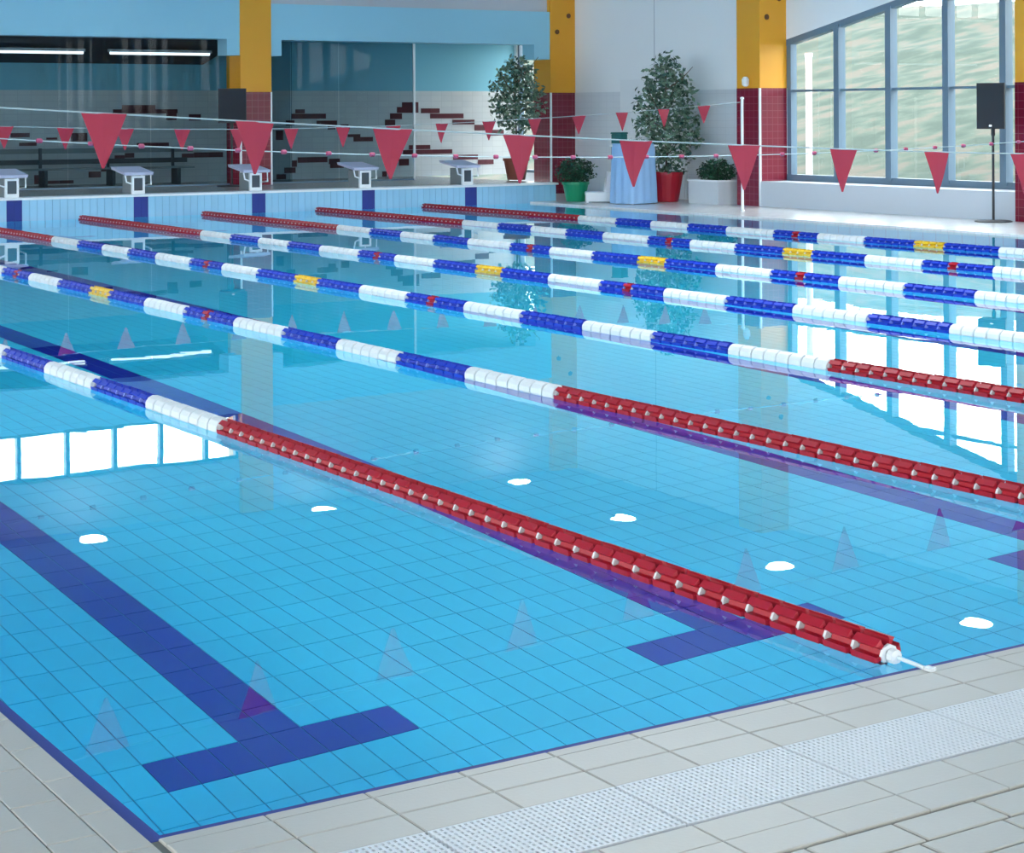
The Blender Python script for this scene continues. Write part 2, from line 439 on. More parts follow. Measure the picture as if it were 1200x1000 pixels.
# wave mosaic: brick rows picked apart one by one
RECTS = [(11.25, 11.92, 1.76, 1.85), (11.07, 12.37, 1.69, 1.77), (12.14, 12.35, 1.56, 1.69), (12.6, 12.85, 1.55, 1.67), (10.67, 11.05, 1.58, 1.64),
 (10.25, 10.57, 1.17, 1.33), (9.11, 9.47, 1.26, 1.34), (9.27, 9.6, 1.1, 1.16), (9.78, 9.99, 1.21, 1.25), (11.54, 12.19, 1.06, 1.13), (11.3, 12.68, 0.95, 1.01),
 (11.3, 11.49, 0.85, 0.94), (12.45, 12.7, 0.83, 0.91), (12.7, 13.31, 0.83, 0.93), (11.1, 11.3, 0.84, 0.9), (10.59, 10.83, 0.49, 0.6), (9.55, 9.74, 0.39, 0.56),
 (9.74, 10.3, 0.39, 0.45), (10.83, 11.0, 0.6, 0.69), (14.87, 15.08, 1.68, 1.76), (14.78, 15.55, 1.57, 1.67), (14.66, 14.85, 1.44, 1.54), (15.34, 15.8, 1.43, 1.53),
 (15.59, 15.76, 1.35, 1.43), (15.88, 16.06, 1.34, 1.45), (14.44, 14.6, 1.15, 1.34), (16.04, 16.33, 1.19, 1.25), (16.17, 16.62, 1.1, 1.19), (16.8, 16.92, 1.27, 1.37),
 (16.9, 17.14, 1.42, 1.54), (17.02, 17.3, 1.55, 1.67), (17.18, 17.69, 1.68, 1.8), (17.3, 17.69, 1.8, 1.9), (14.92, 15.58, 0.69, 0.8), (14.79, 14.9, 0.61, 0.74),
 (14.62, 14.87, 0.49, 0.6), (14.45, 14.66, 0.37, 0.47), (15.61, 15.86, 0.65, 0.76), (15.64, 15.95, 0.57, 0.65), (16.07, 16.19, 0.42, 0.53), (16.83, 16.94, 0.37, 0.48),
 (17.22, 17.46, 0.59, 0.73), (17.75, 18.2, 1.67, 1.77), (17.97, 18.78, 1.56, 1.66), (18.51, 19.05, 1.43, 1.53), (19.05, 19.39, 1.3, 1.42), (19.39, 19.78, 1.19, 1.31),
 (17.46, 17.97, 0.92, 1.01), (17.32, 18.5, 0.82, 0.91), (18.52, 19.13, 0.69, 0.79), (19.13, 19.52, 0.58, 0.68)]
for (x0, x1, z0, z1) in RECTS:
    n = max(1, round((x1 - x0) / .26)); w = (x1 - x0) / n
    for k in range(n):
        build('brick', MB().box(x0 + k * w + .002, x0 + (k + 1) * w - .002, YB - .012, YB + .01, z0, z1), ['mosaic_brick'], bw)

# glazed screen between the hall and the recess
gs = struct('window_1', MB().box(6.42, 12.6, YC + .46, YC + .50, ZP, ZP + .03).box(13.24, 16.52, YC + .46, YC + .50, ZP, ZP + .03), ['frame_metal'], 'dark tinted glass screen behind the far columns', 'glass screen')
edges = [(13.245, 13.87)] + [(5.82 - 6.8 + k * 1.67, 5.82 - 6.8 + (k + 1) * 1.67) for k in range(4)] + [(6.45 + k * 1.54, 6.45 + (k + 1) * 1.54) for k in range(4)] + [(13.24, 13.85), (13.85, 14.86), (14.86, 16.5)]
for q, (x0, x1) in enumerate(edges):
    yp = YC + (.465 if q == 0 else .48)                  # one sliding leaf overlaps its neighbour
    build('pane', MB().add([(x0 + .004, yp, ZP + .03), (x1 - .004, yp, ZP + .03), (x1 - .004, yp, 3.03), (x0 + .004, yp, 3.03)], [(0, 1, 2, 3)]), ['tinted_glass'], gs)
build('edge_trim', MB().box(16.49, 16.53, YC + .46, YC + .50, ZP, 3.03), ['white_plastic'], gs)

# clerestory above the long beam
def make_window(name, label, x_axis, plane, a0, a1, z0, z1, mull, trans, glass='window_glass', fw=.06, mw=.06, depth=.12, z_at=None):
    """frame, mullions, transoms and panes in a wall; x_axis 0: wall runs along X at Y=plane, 1: along Y at X=plane"""
    def bx(m, p0, p1, q0, q1, d=depth, o=0.0):
        if x_axis == 0: m.box(p0, p1, plane + o, plane + d, q0, q1)
        else: m.box(plane + o, plane + d, p0, p1, q0, q1)
    def bx2(m, p0, p1, q0, q1):
        if x_axis == 0: m.box(p0, p1, plane - .025, plane + depth - .01, q0, q1)
        else: m.box(plane - .025, plane + depth - .01, p0, p1, q0, q1)
    top = (lambda p: z1) if z_at is None else z_at
    m = MB(); bx(m, a0, a1, z0, z0 + fw)
    w = struct(name, m, ['frame_metal'], label, 'window')
    for e in (a0, a1 - fw):
        m = MB(); bx(m, e, e + fw, z0 + .01, top(e) - .02, depth, .006); build('jamb', m, ['frame_metal'], w)
    # head, following a slope where there is one
    m = MB(); d = depth
    za, zb = top(a0), top(a1)
    vs = []
    for (p, zz) in ((a0, za), (a1, zb)):
        for (dd, zo) in ((0, 0), (d, 0), (d, -fw), (0, -fw)):
            vs.append((p, plane + dd, zz + zo) if x_axis == 0 else (plane + dd, p, zz + zo))
    m.add(vs, [(0, 1, 5, 4), (1, 2, 6, 5), (2, 3, 7, 6), (3, 0, 4, 7), (0, 3, 2, 1), (4, 5, 6, 7)])
    build('head', m, ['frame_metal'], w)
    for p in mull:
        m = MB(); bx2(m, p - mw / 2, p + mw / 2, z0 + fw * .5, top(p) - fw * .5); build('mullion', m, ['frame_metal'], w)
    for t in trans:
        m = MB()
        lo = a0
        if z_at is not None:
            ps = [a0 + (a1 - a0) * q / 200 for q in range(201)]; ok = [p for p in ps if top(p) > t + .02]
            lo, hi = min(ok), max(ok)
        else: lo, hi = a0, a1
        bx(m, lo, hi, t - .02, t + .02, depth * .8, .012); build('transom', m, ['frame_metal'], w)
    xs = [a0] + sorted(mull) + [a1]; zs = [z0] + sorted(trans) + [None]
    for k in range(len(xs) - 1):
        for q in range(len(zs) - 1):
            p0, p1 = xs[k], xs[k + 1]; lo = zs[q]
            h0 = min(top(p0), zs[q + 1]) if zs[q + 1] is not None else top(p0)
            h1 = min(top(p1), zs[q + 1]) if zs[q + 1] is not None else top(p1)
            if max(h0, h1) - lo < .03: continue
            h0, h1 = max(h0, lo), max(h1, lo)
            c = plane + depth * .5
            P = [(p0, lo), (p1, lo), (p1, h1), (p0, h0)]
            vs = [(p, c, zz) if x_axis == 0 else (c, p, zz) for (p, zz) in P]
            build('pane', MB().add(vs, [(0, 1, 2, 3)]), [glass], w)
    return w
make_window('window_2', 'row of bright clerestory panes above the blue beam at the far end', 0, YC + .15, 6.42, 12.6, 3.82, 4.64, [12.6 - .63 - .862 * k for k in range(7)], [], fw=.05, mw=.07)
make_window('window_3', 'clerestory panes above the blue beam, in the bay past the next column', 0, YC + .15, XL, 5.8, 3.82, 4.64, [5.8 - .862 * k for k in range(1, 15)], [], fw=.05, mw=.07)

# right wall: plain bay, ledge, window bays between the columns
b = MB()
b.box(XW, XW + .25, 21.0 + COL, YC + .4, 2.07, CEIL)
wr = wall_panel('wall_right', b, 'white_paint', 'white side wall of the hall between the columns and windows')
build('wainscot', MB().box(XW - .01, XW + .25, 21.0 + COL, YC + .5, .03, 2.07), ['white_wall_tile'], wr)
build('wall_joint', MB().box(XW - .006, XW, 24.9, 24.915, 2.07, CEIL), ['grey_paint'], wr)
d1 = struct('door_1', MB().box(XW - .05, XW - .005, 23.87, 25.97, .03, 2.30), ['white_plastic'], 'white double door in the white wall behind the tall fig tree', 'door')
for (a, c) in ((23.91, 24.90), (24.94, 25.93)): build('leaf', MB().box(XW - .065, XW - .05, a, c, .05, 2.22), ['white_plastic'], d1)
build('handle', MB().box(XW - .10, XW - .065, 24.85, 24.87, 1.0, 1.15), ['steel'], d1)
YCOL = [27.6, 21.08, 14.68, 8.28, 1.88, -4.52]
diag = lambda y: 2.93 + (21.0 - y) * .203
# gable wall over the sloping window head
y0, y1 = YCOL[2] + COL, YCOL[1]
b = MB(); b.add([(XW, y0, diag(y0)), (XW, y1, diag(y1)), (XW, y1, CEIL), (XW, y0, CEIL), (XW + .25, y0, diag(y0)), (XW + .25, y1, diag(y1)), (XW + .25, y1, CEIL), (XW + .25, y0, CEIL)],
                [(0, 3, 2, 1), (4, 5, 6, 7), (0, 1, 5, 4), (1, 2, 6, 5), (2, 3, 7, 6), (3, 0, 4, 7)])
build('gable_panel', b, ['white_paint'], wr)
make_window('window_4', 'tall blue-grey framed window with sloping head between the two columns beside the speaker', 1, XW, y0, y1, .46, 4, [19.785, 18.55, 17.27, 16.08], [2.02, 3.44], fw=.11, mw=.125, depth=.14, z_at=diag)
for n, k in enumerate((2, 3, 4)):
    a0, a1 = YCOL[k + 1] + COL, YCOL[k]
    make_window('window_%d' % (5 + n), ('tall window in the bay just past the loudspeaker', 'tall window in the second bay past the loudspeaker', 'tall window in the bay level with the near pool end')[n], 1, XW, a0, a1, .46, 4.3, [a0 + (a1 - a0) * q / 5 for q in range(1, 5)], [2.02, 3.44], fw=.11, mw=.125, depth=.14)
    build('wall_over_window', MB().box(XW, XW + .25, a0, a1, 4.3, CEIL), ['white_paint'], wr)
for k in range(1, 5):
    a0, a1 = YCOL[k + 1] + COL, YCOL[k]
    build('ledge', MB().box(XF + .01, XW + .2, a0, a1, .03, .46), ['ledge_paint'], wr)
build('wall_end', MB().box(XW, XW + .25, YN, YCOL[5] + COL, .0, CEIL), ['white_paint'], wr)

b = MB().box(XW + .05, XW + .25, YC + .4, 28.3, .03, 3.5).box(XW + .05, XW + .25, 29.9, YB + .2, .03, 3.5).box(XW + .05, XW + .25, 28.3, 29.9, .03, .4).box(XW + .05, XW + .25, 28.3, 29.9, 3.3, 3.5)
build('recess_end_wall', b, ['white_paint'], wr)
make_window('window_23', 'added window lighting the recess behind the corner column', 1, XW + .08, 28.3, 29.9, .4, 3.3, [], [2.1])  # window added to keep the closed recess lit
# left and near walls with their own windows
b = MB().box(XL - .25, XL, YN, YC + .5, 0, .8).box(XL - .25, XL, YN, YC + .5, 4.3, CEIL)
for k in range(8): b.box(XL - .25, XL, YN + k * 5.16, YN + k * 5.16 + .5, .8, 4.3)
wall_panel('wall_left', b, 'white_paint', 'white wall with wide windows on the side opposite the columns')
for k in range(7):
    a0 = YN + k * 5.16 + .5
    make_window('window_%d' % (8 + k), 'wide window in the white wall opposite the columns', 1, XL - .2, a0, a0 + 4.66, .8, 4.3, [a0 + 1.55, a0 + 3.1], [2.5])['group'] = 'windows opposite the columns'
b = MB().box(XL, XW, YN - .25, YN, 0, .8).box(XL, XW, YN - .25, YN, 4.3, CEIL)
for k in range(6): b.box(XL + k * 5.3, XL + k * 5.3 + .5, YN - .25, YN, .8, 4.3)
wall_panel('wall_near', b, 'white_paint', 'white end wall with wide windows across the near end of the hall')
for k in range(5):
    a0 = XL + k * 5.3 + .5
    make_window('window_%d' % (15 + k), 'wide window in the near end wall of the hall', 0, YN - .2, a0, a0 + 4.8, .8, 4.3, [a0 + 1.6, a0 + 3.2], [2.5])['group'] = 'windows in the near end wall'

# columns: yellow shaft over a maroon tiled foot
def column(x0, y0, z0, label, holes=0):
    c = struct('column', MB().box(x0, x0 + COL, y0, y0 + COL, 2.07, CEIL), ['yellow_paint'], label, 'column')
    m = MB(); m.box(x0 - .004, x0 + COL + .004, y0 - .004, y0 + COL + .004, z0, 2.07)
    o = build('tiled_foot', m, ['maroon_tile_x', 'maroon_tile_y'], c)
    for p in o.data.polygons: p.material_index = 1 if abs(p.normal.x) > .5 else 0
    build('corner_trim', MB().box(x0 - .010, x0 + .022, y0 - .010, y0 + .022, z0, 2.07), ['white_plastic'], c)
    build('corner_trim', MB().box(x0 + COL - .018, x0 + COL + .010, y0 - .010, y0 + .018, z0, 2.07), ['white_plastic'], c)
    if holes:
        for (dx, z) in ((.16, 3.30), (.44, 3.63)):
            build('anchor_hole', MB().lathe([(.05, -.012), (.05, .01)], 12, (x0 + dx, y0, z), 'y'), ['hole_dark'], c)
    return c
column(12.61, YC, ZP, 'yellow and maroon column beside the dark tinted glass and the black speaker')
column(5.81, YC, ZP, 'yellow and maroon column one bay further along the tinted glass')
column(XF, YC, .03, 'yellow and maroon corner column at the end of the blue beam', 1)
cc = column(XF, YCOL[1], .03, 'yellow and maroon column between the white wall and the sloping window', 1)
build('wall_lamp', MB().lathe([(.03, 0), (.06, .03), (.065, .12), (.035, .17)], 12, (XF - .07, YCOL[1] + .30, 2.10), 'z'), ['lamp_housing'], cc)
column(XF, YCOL[2], .03, 'yellow and maroon column beside the loudspeaker on its stand', 1)
for k in (3, 4, 5): column(XF, YCOL[k], .03, ('yellow and maroon column one bay past the loudspeaker', 'yellow and maroon column two bays past the loudspeaker', 'yellow and maroon column at the near pool end')[k - 3])

# ------------------------------------------------------------------ outside
b = MB(); vs = []; fs = []
nx, ny = 24, 40
for i in range(nx + 1):
    for j in range(ny + 1):
        x = 20.6 + 30 * i / nx; y = -15 + 100 * j / ny
        t = max(0, min(1, (x - 22.5) / 22)); z = -.1 + 5.3 * t + .12 * math.sin(x * 1.1 + y * .5) * t
        vs.append((x, y, z))
for i in range(nx):
    for j in range(ny):
        q = i * (ny + 1) + j; fs.append((q, q + ny + 1, q + ny + 2, q + 1))
b.add(vs, fs)
tag(build('grass_bank', b, ['grass_slope'], smooth=True), 'grassy bank rising outside the tall windows', 'ground', kind='structure')
tag(build('ground_outside', MB().box(-60, XL - .3, -60, 90, -1.2, -.3).box(XL - .3, 20.6, -60, YN - .3, -1.2, -.3).box(XL - .3, 20.6, YB + .25, 90, -1.2, -.3), ['grass_slope']), 'grass ground around the building', 'ground', kind='structure')
fn = thing('fence', 'white post and rail fence on top of the grassy bank', 'fence', (46, 42, 5.1))
for k in range(14): build('post', MB().box(-.07, .07, -9 + k * 1.6 - .07, -9 + k * 1.6 + .07, -.3, 1.5), ['white_plastic'], fn)
for z in (.5, 1.2): build('rail', MB().box(-.04, .04, -9.2, 12.2, z, z + .12), ['white_plastic'], fn)
tag(build('outdoor_post', MB().lathe([(.06, -.2), (.06, 2.62), (.07, 2.63), (.07, 2.70)], 14, (20.75, 21.35, 0)), ['white_plastic']), 'white round post standing just outside the sloping window', 'post')

# ------------------------------------------------------------------ ceiling lamps
LAMP = MB().lathe([(.235, .0), (.26, -.002), (.26, -.02), (.232, -.024), (.225, -.004)], 20).mesh('housing', ['lamp_housing'], True)
GLOW = MB().lathe([(.225, .0), (.215, -.03), (.15, -.055), (.05, -.065)], 20).mesh('globe', ['lamp_glow'], True)
spots = [(5.2, 27.0), (9.57, 26.98), (13.96, 27.0), (18.25, 27.05), (17.98, 23.2), (18.02, 19.0), (18.1, 14.87), (18.1, 10.75), (18.1, 6.6), (18.1, 2.5)]
for k, (x, y) in enumerate(spots):
    far = y > 26
    t = thing('ceiling_lamp', 'round white ceiling lamp in the row above the starting blocks' if far else 'round white ceiling lamp in the row along the window side', 'lamp', (x, y, CEIL), 0, 'ceiling lamps above the far end' if far else 'ceiling lamps along the window side')
    link('housing', LAMP, t); link('globe', GLOW, t)

# strip lights on the dark soffit
for (x0, x1, lab) in ((10.55, 12.55, 'white strip light on the dark soffit next to the column'), (7.4, 10.1, 'long white strip light on the dark soffit away from the column')):
    t = thing('strip_light', lab, 'lamp', ((x0 + x1) / 2, 28.8, 2.81)); h = (x1 - x0) / 2
    build('housing', MB().box(-h, h, -.05, .05, 0, .05), ['lamp_housing'], t)
    build('tube', MB().lathe([(.03, -h + .03), (.03, h - .03)], 8, (0, 0, -.015), 'x'), ['strip_glow'], t)

# ------------------------------------------------------------------ lane ropes
def float_mesh(col, collar):
    R = .054; L = .0545; E = .0625
    m = MB()
    if col == 'float_white':
        m.lathe([(.02, -L - .003), (R * .93, -L - .002), (R, -L + .006), (R, L - .006), (R * .93, L + .002), (.02, L + .003)], 12, axis='y')
        m.lathe([(.034, -E), (.034, E)], 8, axis='y', mi=1)
        return m.mesh('float', [col, collar])
    m.lathe([(.022, -L + .006), (.025, -L + .012), (.025, L - .012), (.022, L - .006)], 8, axis='y')   # hub
    for k in range(6):                                                        # six lengthwise fins
        a = 2 * math.pi * k / 6; c, s_ = math.cos(a), math.sin(a); vs = []
        for (rr, hw, l) in ((.020, .004, L), (.046, .008, L), (R, .0145, L - .003)):
            for (q, yy) in ((-hw, -l), (hw, -l), (hw, l), (-hw, l)):
                vs.append((rr * c - q * s_, yy, rr * s_ + q * c))
        fs = [(8, 9, 10, 11)]
        for lv in (0, 4):
            for i in range(4):
                j = (i + 1) % 4; fs.append((lv + i, lv + j, lv + 4 + j, lv + 4 + i))
        m.add(vs, fs)
    m.lathe([(.020, -E), (.033, -E + .001), (.033, -L + .004), (.02, -L + .005)], 8, axis='y', mi=1)       # collar between floats
    return m.mesh('float', [col, collar])
FM = {c: float_mesh(c, k) for c, k in (('float_red', 'float_white'), ('float_white', 'float_white'), ('float_blue', 'collar_blue'), ('float_yellow', 'float_white'))}
RED = 5.035; SEG = (25 - 2 * RED - .44) / 16
def rope_colour(y):
    t = min(y, 25 - y)                              # pattern mirrors about the middle
    if t < RED: return 'float_red'
    t -= RED
    if t > 7 * SEG + SEG: return 'float_yellow'
    k = int(t / SEG)
    if k == 5 and abs(t - 5.5 * SEG) < .075: return 'float_red'
    return 'float_white' if k % 2 == 0 else 'float_blue'
ORD = ['first', 'second', 'third', 'fourth', 'fifth', 'sixth', 'seventh']
ZR = .018
for k in range(7):
    x = ROPE_X1 + LANE * k
    t = thing('lane_rope', 'red, white and blue lane rope, %s from the pool edge opposite the windows' % ORD[k], 'lane rope', (x, 0, ZR), 0, 'lane ropes across the pool')
    build('cable', MB().tube([(0, -.035, -.004), (0, .0, -.003), (0, .10, 0), (0, 24.92, 0), (0, 25.0, .02)], .006, 6), ['cable'], t)
    build('end_cap', MB().lathe([(.010, -.03), (.022, -.025), (.024, -.005), (.02, .0)], 10, (0, .125, 0), 'y'), ['float_white'], t)
    build('hook', MB().box(-.012, .012, -.05, -.02, -.006, .004), ['steel'], t)
    y = .19; n = 0
    while y < 24.93:
        c = rope_colour(y)
        o = link('float', FM[c], t, (0, y, random.uniform(-.0015, .0015)), (0, .84 + random.uniform(-.05, .05), 0))
        y += .125

# ------------------------------------------------------------------ overhead lines
def pennant_mesh(sw):
    w, h, d = .121, .285, .003
    n = 5; m = MB(); vs = []
    for s in (-1, 1):
        for i in range(n + 1):
            t = i / n; z = -h * t; hw = w * (1 - t) + .006 * t
            yy = sw * math.sin(t * 2.2) * .03
            vs += [(-hw, yy + s * d / 2, z), (0, yy + s * d / 2 + sw * .006, z), (hw, yy + s * d / 2, z)]
    fs = []
    o = (n + 1) * 3
    for i in range(n):
        for c in (0, 1):
            a = i * 3 + c
            fs.append((a, a + 3, a + 4, a + 1)); fs.append((o + a, o + a + 1, o + a + 4, o + a + 3))
        fs.append((i * 3, o + i * 3, o + i * 3 + 3, i * 3 + 3)); fs.append((i * 3 + 2, i * 3 + 5, o + i * 3 + 5, o + i * 3 + 2))
    fs += [(0, 1, o + 1, o), (1, 2, o + 2, o + 1), (n * 3, o + n * 3, o + n * 3 + 1, n * 3 + 1), (n * 3 + 1, o + n * 3 + 1, o + n * 3 + 2, n * 3 + 2)]
    m.add(vs, fs); return m.mesh('pennant', ['pennant_red'])
PEN = [pennant_mesh(s) for s in (-.5, .3, .7)]
def line(name, label, cat, y, xa, xb, zf):
    t = thing(name, label, cat, (0, y, 0))
    pts = [(xa + (xb - xa) * i / 60, 0, zf(xa + (xb - xa) * i / 60)) for i in range(61)]
    build('cord', MB().tube(pts, .0045, 5), ['rope_white'], t)
    return t
zn = lambda x: 1.335 + .0267 * abs(x - 8.9) ** 1.27
zs_ = lambda x: 1.228 + .0050 * (x - 9.8) ** 2
zfar = lambda x: 1.45 + .0069 * abs(x - 9.3) ** 1.83
t = line('pennant_line', 'line of red triangular pennants with large flags over the red rope ends', 'pennants', 5.35, -.68, 18.08, zn)
for x in [1.864 + .8515 * k for k in range(-2, 19)]:
    link('pennant', random.choice(PEN), t, (x, 0, zn(x)), (0, math.atan((zn(x + .1) - zn(x - .1)) / .2) * -.6, random.uniform(-.12, .12)))
t = line('pennant_line', 'line of small red pennants hung towards the starting blocks', 'pennants', 20.0, -.68, 18.08, zfar)
for x in [5.892 + .817 * k for k in range(-7, 15)]:
    link('pennant', random.choice(PEN), t, (x, 0, zfar(x)), (0, 0, random.uniform(-.2, .2)))
t = line('false_start_line', 'white false start cord with small pink floats slung across mid pool', 'cord', 10.2, -.68, 18.08, zs_)
BEAD = MB().lathe([(.008, -.026), (.019, -.018), (.019, .018), (.008, .026)], 8, axis='x').mesh('bead', ['bead_pink'])
for k in range(44):
    x = -.2 + .415 * k
    if x < 18: link('bead', BEAD, t, (x, 0, zs_(x)))
POST = {}
def flag_post(x, y, h, z0, label):
    t = thing('flag_post', label, 'post', (x, y, z0))
    build('base', MB().lathe([(.04, 0), (.04, .012), (.034, .02)], 14), ['steel'], t)
    build('pole', MB().lathe([(.023, .015), (.023, h)], 12), ['white_plastic'], t)
    build('cap', MB().lathe([(.034, h), (.034, h + .02), (.015, h + .035)], 12), ['white_plastic'], t)
flag_post(18.12, 20.0, 1.84, .03, 'slim white post holding the small pennant line beside the windows')
flag_post(18.12, 10.2, 1.62, .03, 'slim white post holding the false start cord on the window side')
flag_post(18.12, 5.35, 1.85, .03, 'slim white post holding the large pennant line on the window side')
flag_post(-.72, 20.0, 1.97, .012, 'slim white post holding the small pennant line opposite the windows')
flag_post(-.72, 10.2, 1.80, .012, 'slim white post holding the false start cord opposite the windows')
flag_post(-.72, 5.35, 1.82, .012, 'slim white post holding the large pennant line opposite the windows')

# ------------------------------------------------------------------ starting blocks
def starting_block(x, label):
    t = thing('starting_block', label, 'starting block', (x, PY1 + .12, ZP + .006), 0, 'starting blocks on the far end')
    m = MB()                                            # white front plate frame with an opening
    m.box(-.11, -.075, -.02, .03, 0, .30).box(.075, .11, -.02, .03, 0, .30).box(-.075, .075, -.02, .03, .265, .30).box(-.075, .075, -.02, .03, 0, .06)
    build('front_frame', m, ['white_plastic'], t)
    build('number_plate', MB().box(-.075, .075, -.008, .01, .06, .265), ['dark_recess'], t)
    build('pedestal', MB().box(-.095, .095, .03, .45, 0, .30), ['bench_grey'], t)
    m = MB()                                            # sloping platform
    vs = []
    for (y, z0, z1) in ((-.06, .31, .355), (.58, .395, .44)):
        for (xx, zz) in ((-.235, z0), (.235, z0), (.25, z1), (-.25, z1)): vs.append((xx, y, zz))
    m.add(vs, [(0, 1, 2, 3), (4, 7, 6, 5), (0, 4, 5, 1), (1, 5, 6, 2), (2, 6, 7, 3), (3, 7, 4, 0)])
    build('platform', m, ['lilac_plastic'], t)
    m = MB().tube([(.22, .0, .32), (.22, -.01, .16), (.22, .35, .13), (.22, .42, .37)], .014, 6)
    build('hand_rail', m, ['white_plastic'], t)
    m = MB().tube([(-.22, .0, .32), (-.20, -.01, .20), (-.11, .0, .17)], .014, 6)
    build('hand_rail', m, ['white_plastic'], t)
LB = ['eighth', 'seventh', 'sixth', 'fifth', 'fourth', 'third', 'second', 'first']
for k in range(8): starting_block(BLOCK_X[k], 'white starting block, %s along the far platform from the window side' % LB[k])

# ------------------------------------------------------------------ loudspeakers
def loudspeaker(loc, rz, label, w, h, d, zb):
    t = thing('loudspeaker', label, 'speaker', loc, rz)
    m = MB(); vs = []
    for (y, k) in ((-d / 2, 1.0), (d / 2, .72)):
        vs += [(-w / 2 * k, y, zb), (w / 2 * k, y, zb), (w / 2 * k, y, zb + h), (-w / 2 * k, y, zb + h)]
    m.add(vs, [(0, 1, 2, 3), (4, 7, 6, 5), (0, 4, 5, 1), (1, 5, 6, 2), (2, 6, 7, 3), (3, 7, 4, 0)])
    cab = build('cabinet', m, ['black_plastic'], t)
    build('grille', MB().box(-w / 2 + .015, w / 2 - .015, -d / 2 - .012, -d / 2 + .002, zb + .02, zb + h - .02), ['grille_black'], cab)
    build('badge', MB().box(-.02, .02, -d / 2 - .015, -d / 2 - .01, zb + .035, zb + .06), ['steel'], cab)
    build('socket', MB().lathe([(.03, -.10), (.03, .0)], 12, (0, 0, zb)), ['black_plastic'], t)
    build('pole', MB().lathe([(.019, .02), (.019, zb - .08)], 10), ['black_plastic'], t)
    build('base', MB().lathe([(.27, 0), (.27, .012), (.25, .02), (.03, .03)], 28), ['black_plastic'], t)
    return t
loudspeaker((19.1, 15.45, .03), -math.pi / 2 + .55, 'black loudspeaker on a thin stand in front of the tall window', .40, .67, .34, 1.36)
loudspeaker((12.28, 27.25, ZP + .006), -.35, 'black loudspeaker on a stand in front of the tinted glass by the column', .50, .62, .36, 1.14)

# ------------------------------------------------------------------ plants
def leaves(cx, cy, cz, rx, ry, rz, n, size, hollow=.35, cone=0.0):
    m = MB()
    for _ in range(n):
        while True:
            p = Vector((random.uniform(-1, 1), random.uniform(-1, 1), random.uniform(-1, 1)))
            if hollow < p.length < 1.0: break
        k = 1 - cone * max(0, p.z)
        jit = 1 + .18 * math.sin(p.z * 9 + p.x * 7) * math.sin(p.y * 8)
        c = Vector((cx + p.x * rx * k * jit, cy + p.y * ry * k * jit, cz + p.z * rz))
        a = Vector((random.gauss(0, 1), random.gauss(0, 1), random.gauss(0, .7) - .3)).normalized()
        u = a.cross(Vector((random.gauss(0, 1), random.gauss(0, 1), random.gauss(0, 1)))).normalized()
        L = size * random.uniform(.7, 1.3); w = L * .27; nn = a.cross(u) * (w * .25)
        m.add([c, c + a * L * .5 + u * w + nn, c + a * L, c + a * L * .5 - u * w + nn], [(0, 1, 2), (0, 2, 3)])
    return m
def pot(t, r0, r1, h, m, rim=.02):
    build('pot', MB().lathe([(r0 * .96, 0), (r0, .005), (r1, h - .05), (r1 + rim, h - .05), (r1 + rim, h), (r1 - .02, h), (r1 - .03, h - .03)], 20), [m], t)
    build('soil', MB().lathe([(r1 - .035, h - .05), (r1 - .04, h - .03)], 20), ['soil'], t)
def ficus(loc, label, H, rx, zc, rz, pr, n, pm):
    t = thing('potted_ficus', label, 'plant', loc, 0, None)
    pot(t, pr * .72, pr, pr * 1.75, pm)
    z0 = pr * 1.7
    build('trunk', MB().tube([(0, 0, z0 - .05), (.02, .01, z0 + .3), (-.01, .02, zc), (.02, 0, H - .35)], [.03, .026, .02, .008], 7), ['bark'], t)
    for q in range(6):
        a = q * 1.05 + .3; zz = zc - rz * .6 + q * rz * .2
        build('branch', MB().tube([(0, .01, zz), (math.cos(a) * rx * .45, math.sin(a) * rx * .45, zz + .18), (math.cos(a) * rx * .8, math.sin(a) * rx * .8, zz + .42)], [.014, .010, .005], 5), ['bark'], t)
    o = build('foliage', leaves(0, 0, zc, rx, rx, rz, n, .105, .2, .35), ['ficus_leaf'], t); o['kind'] = 'stuff'
ficus((18.12, 26.9, ZP), 'leafy potted fig tree on the far platform in front of the blue wall', 2.42, .56, 1.66, .78, .24, 1500, 'brown_pot')
ficus((19.2, 23.5, .03), 'tall leafy fig tree in a red pot against the white wall', 2.82, .62, 1.55, 1.22, .31, 2400, 'red_pot')
def ball_bush(loc, label, rx, rz, pm, r, h):
    t = thing('potted_bush', label, 'plant', loc)
    pot(t, r * .75, r, h, pm)
    build('stem', MB().tube([(0, 0, h - .05), (0, 0, h + rz)], [.02, .015], 6), ['bark'], t)
    o = build('foliage', leaves(0, 0, h + rz * .75, rx, rx, rz, 1500, .06, .0), ['box_leaf'], t); o['kind'] = 'stuff'
ball_bush((17.95, 24.6, .03), 'dark clipped bush in a bright green pot at the pool corner', .36, .26, 'green_pot', .235, .36)
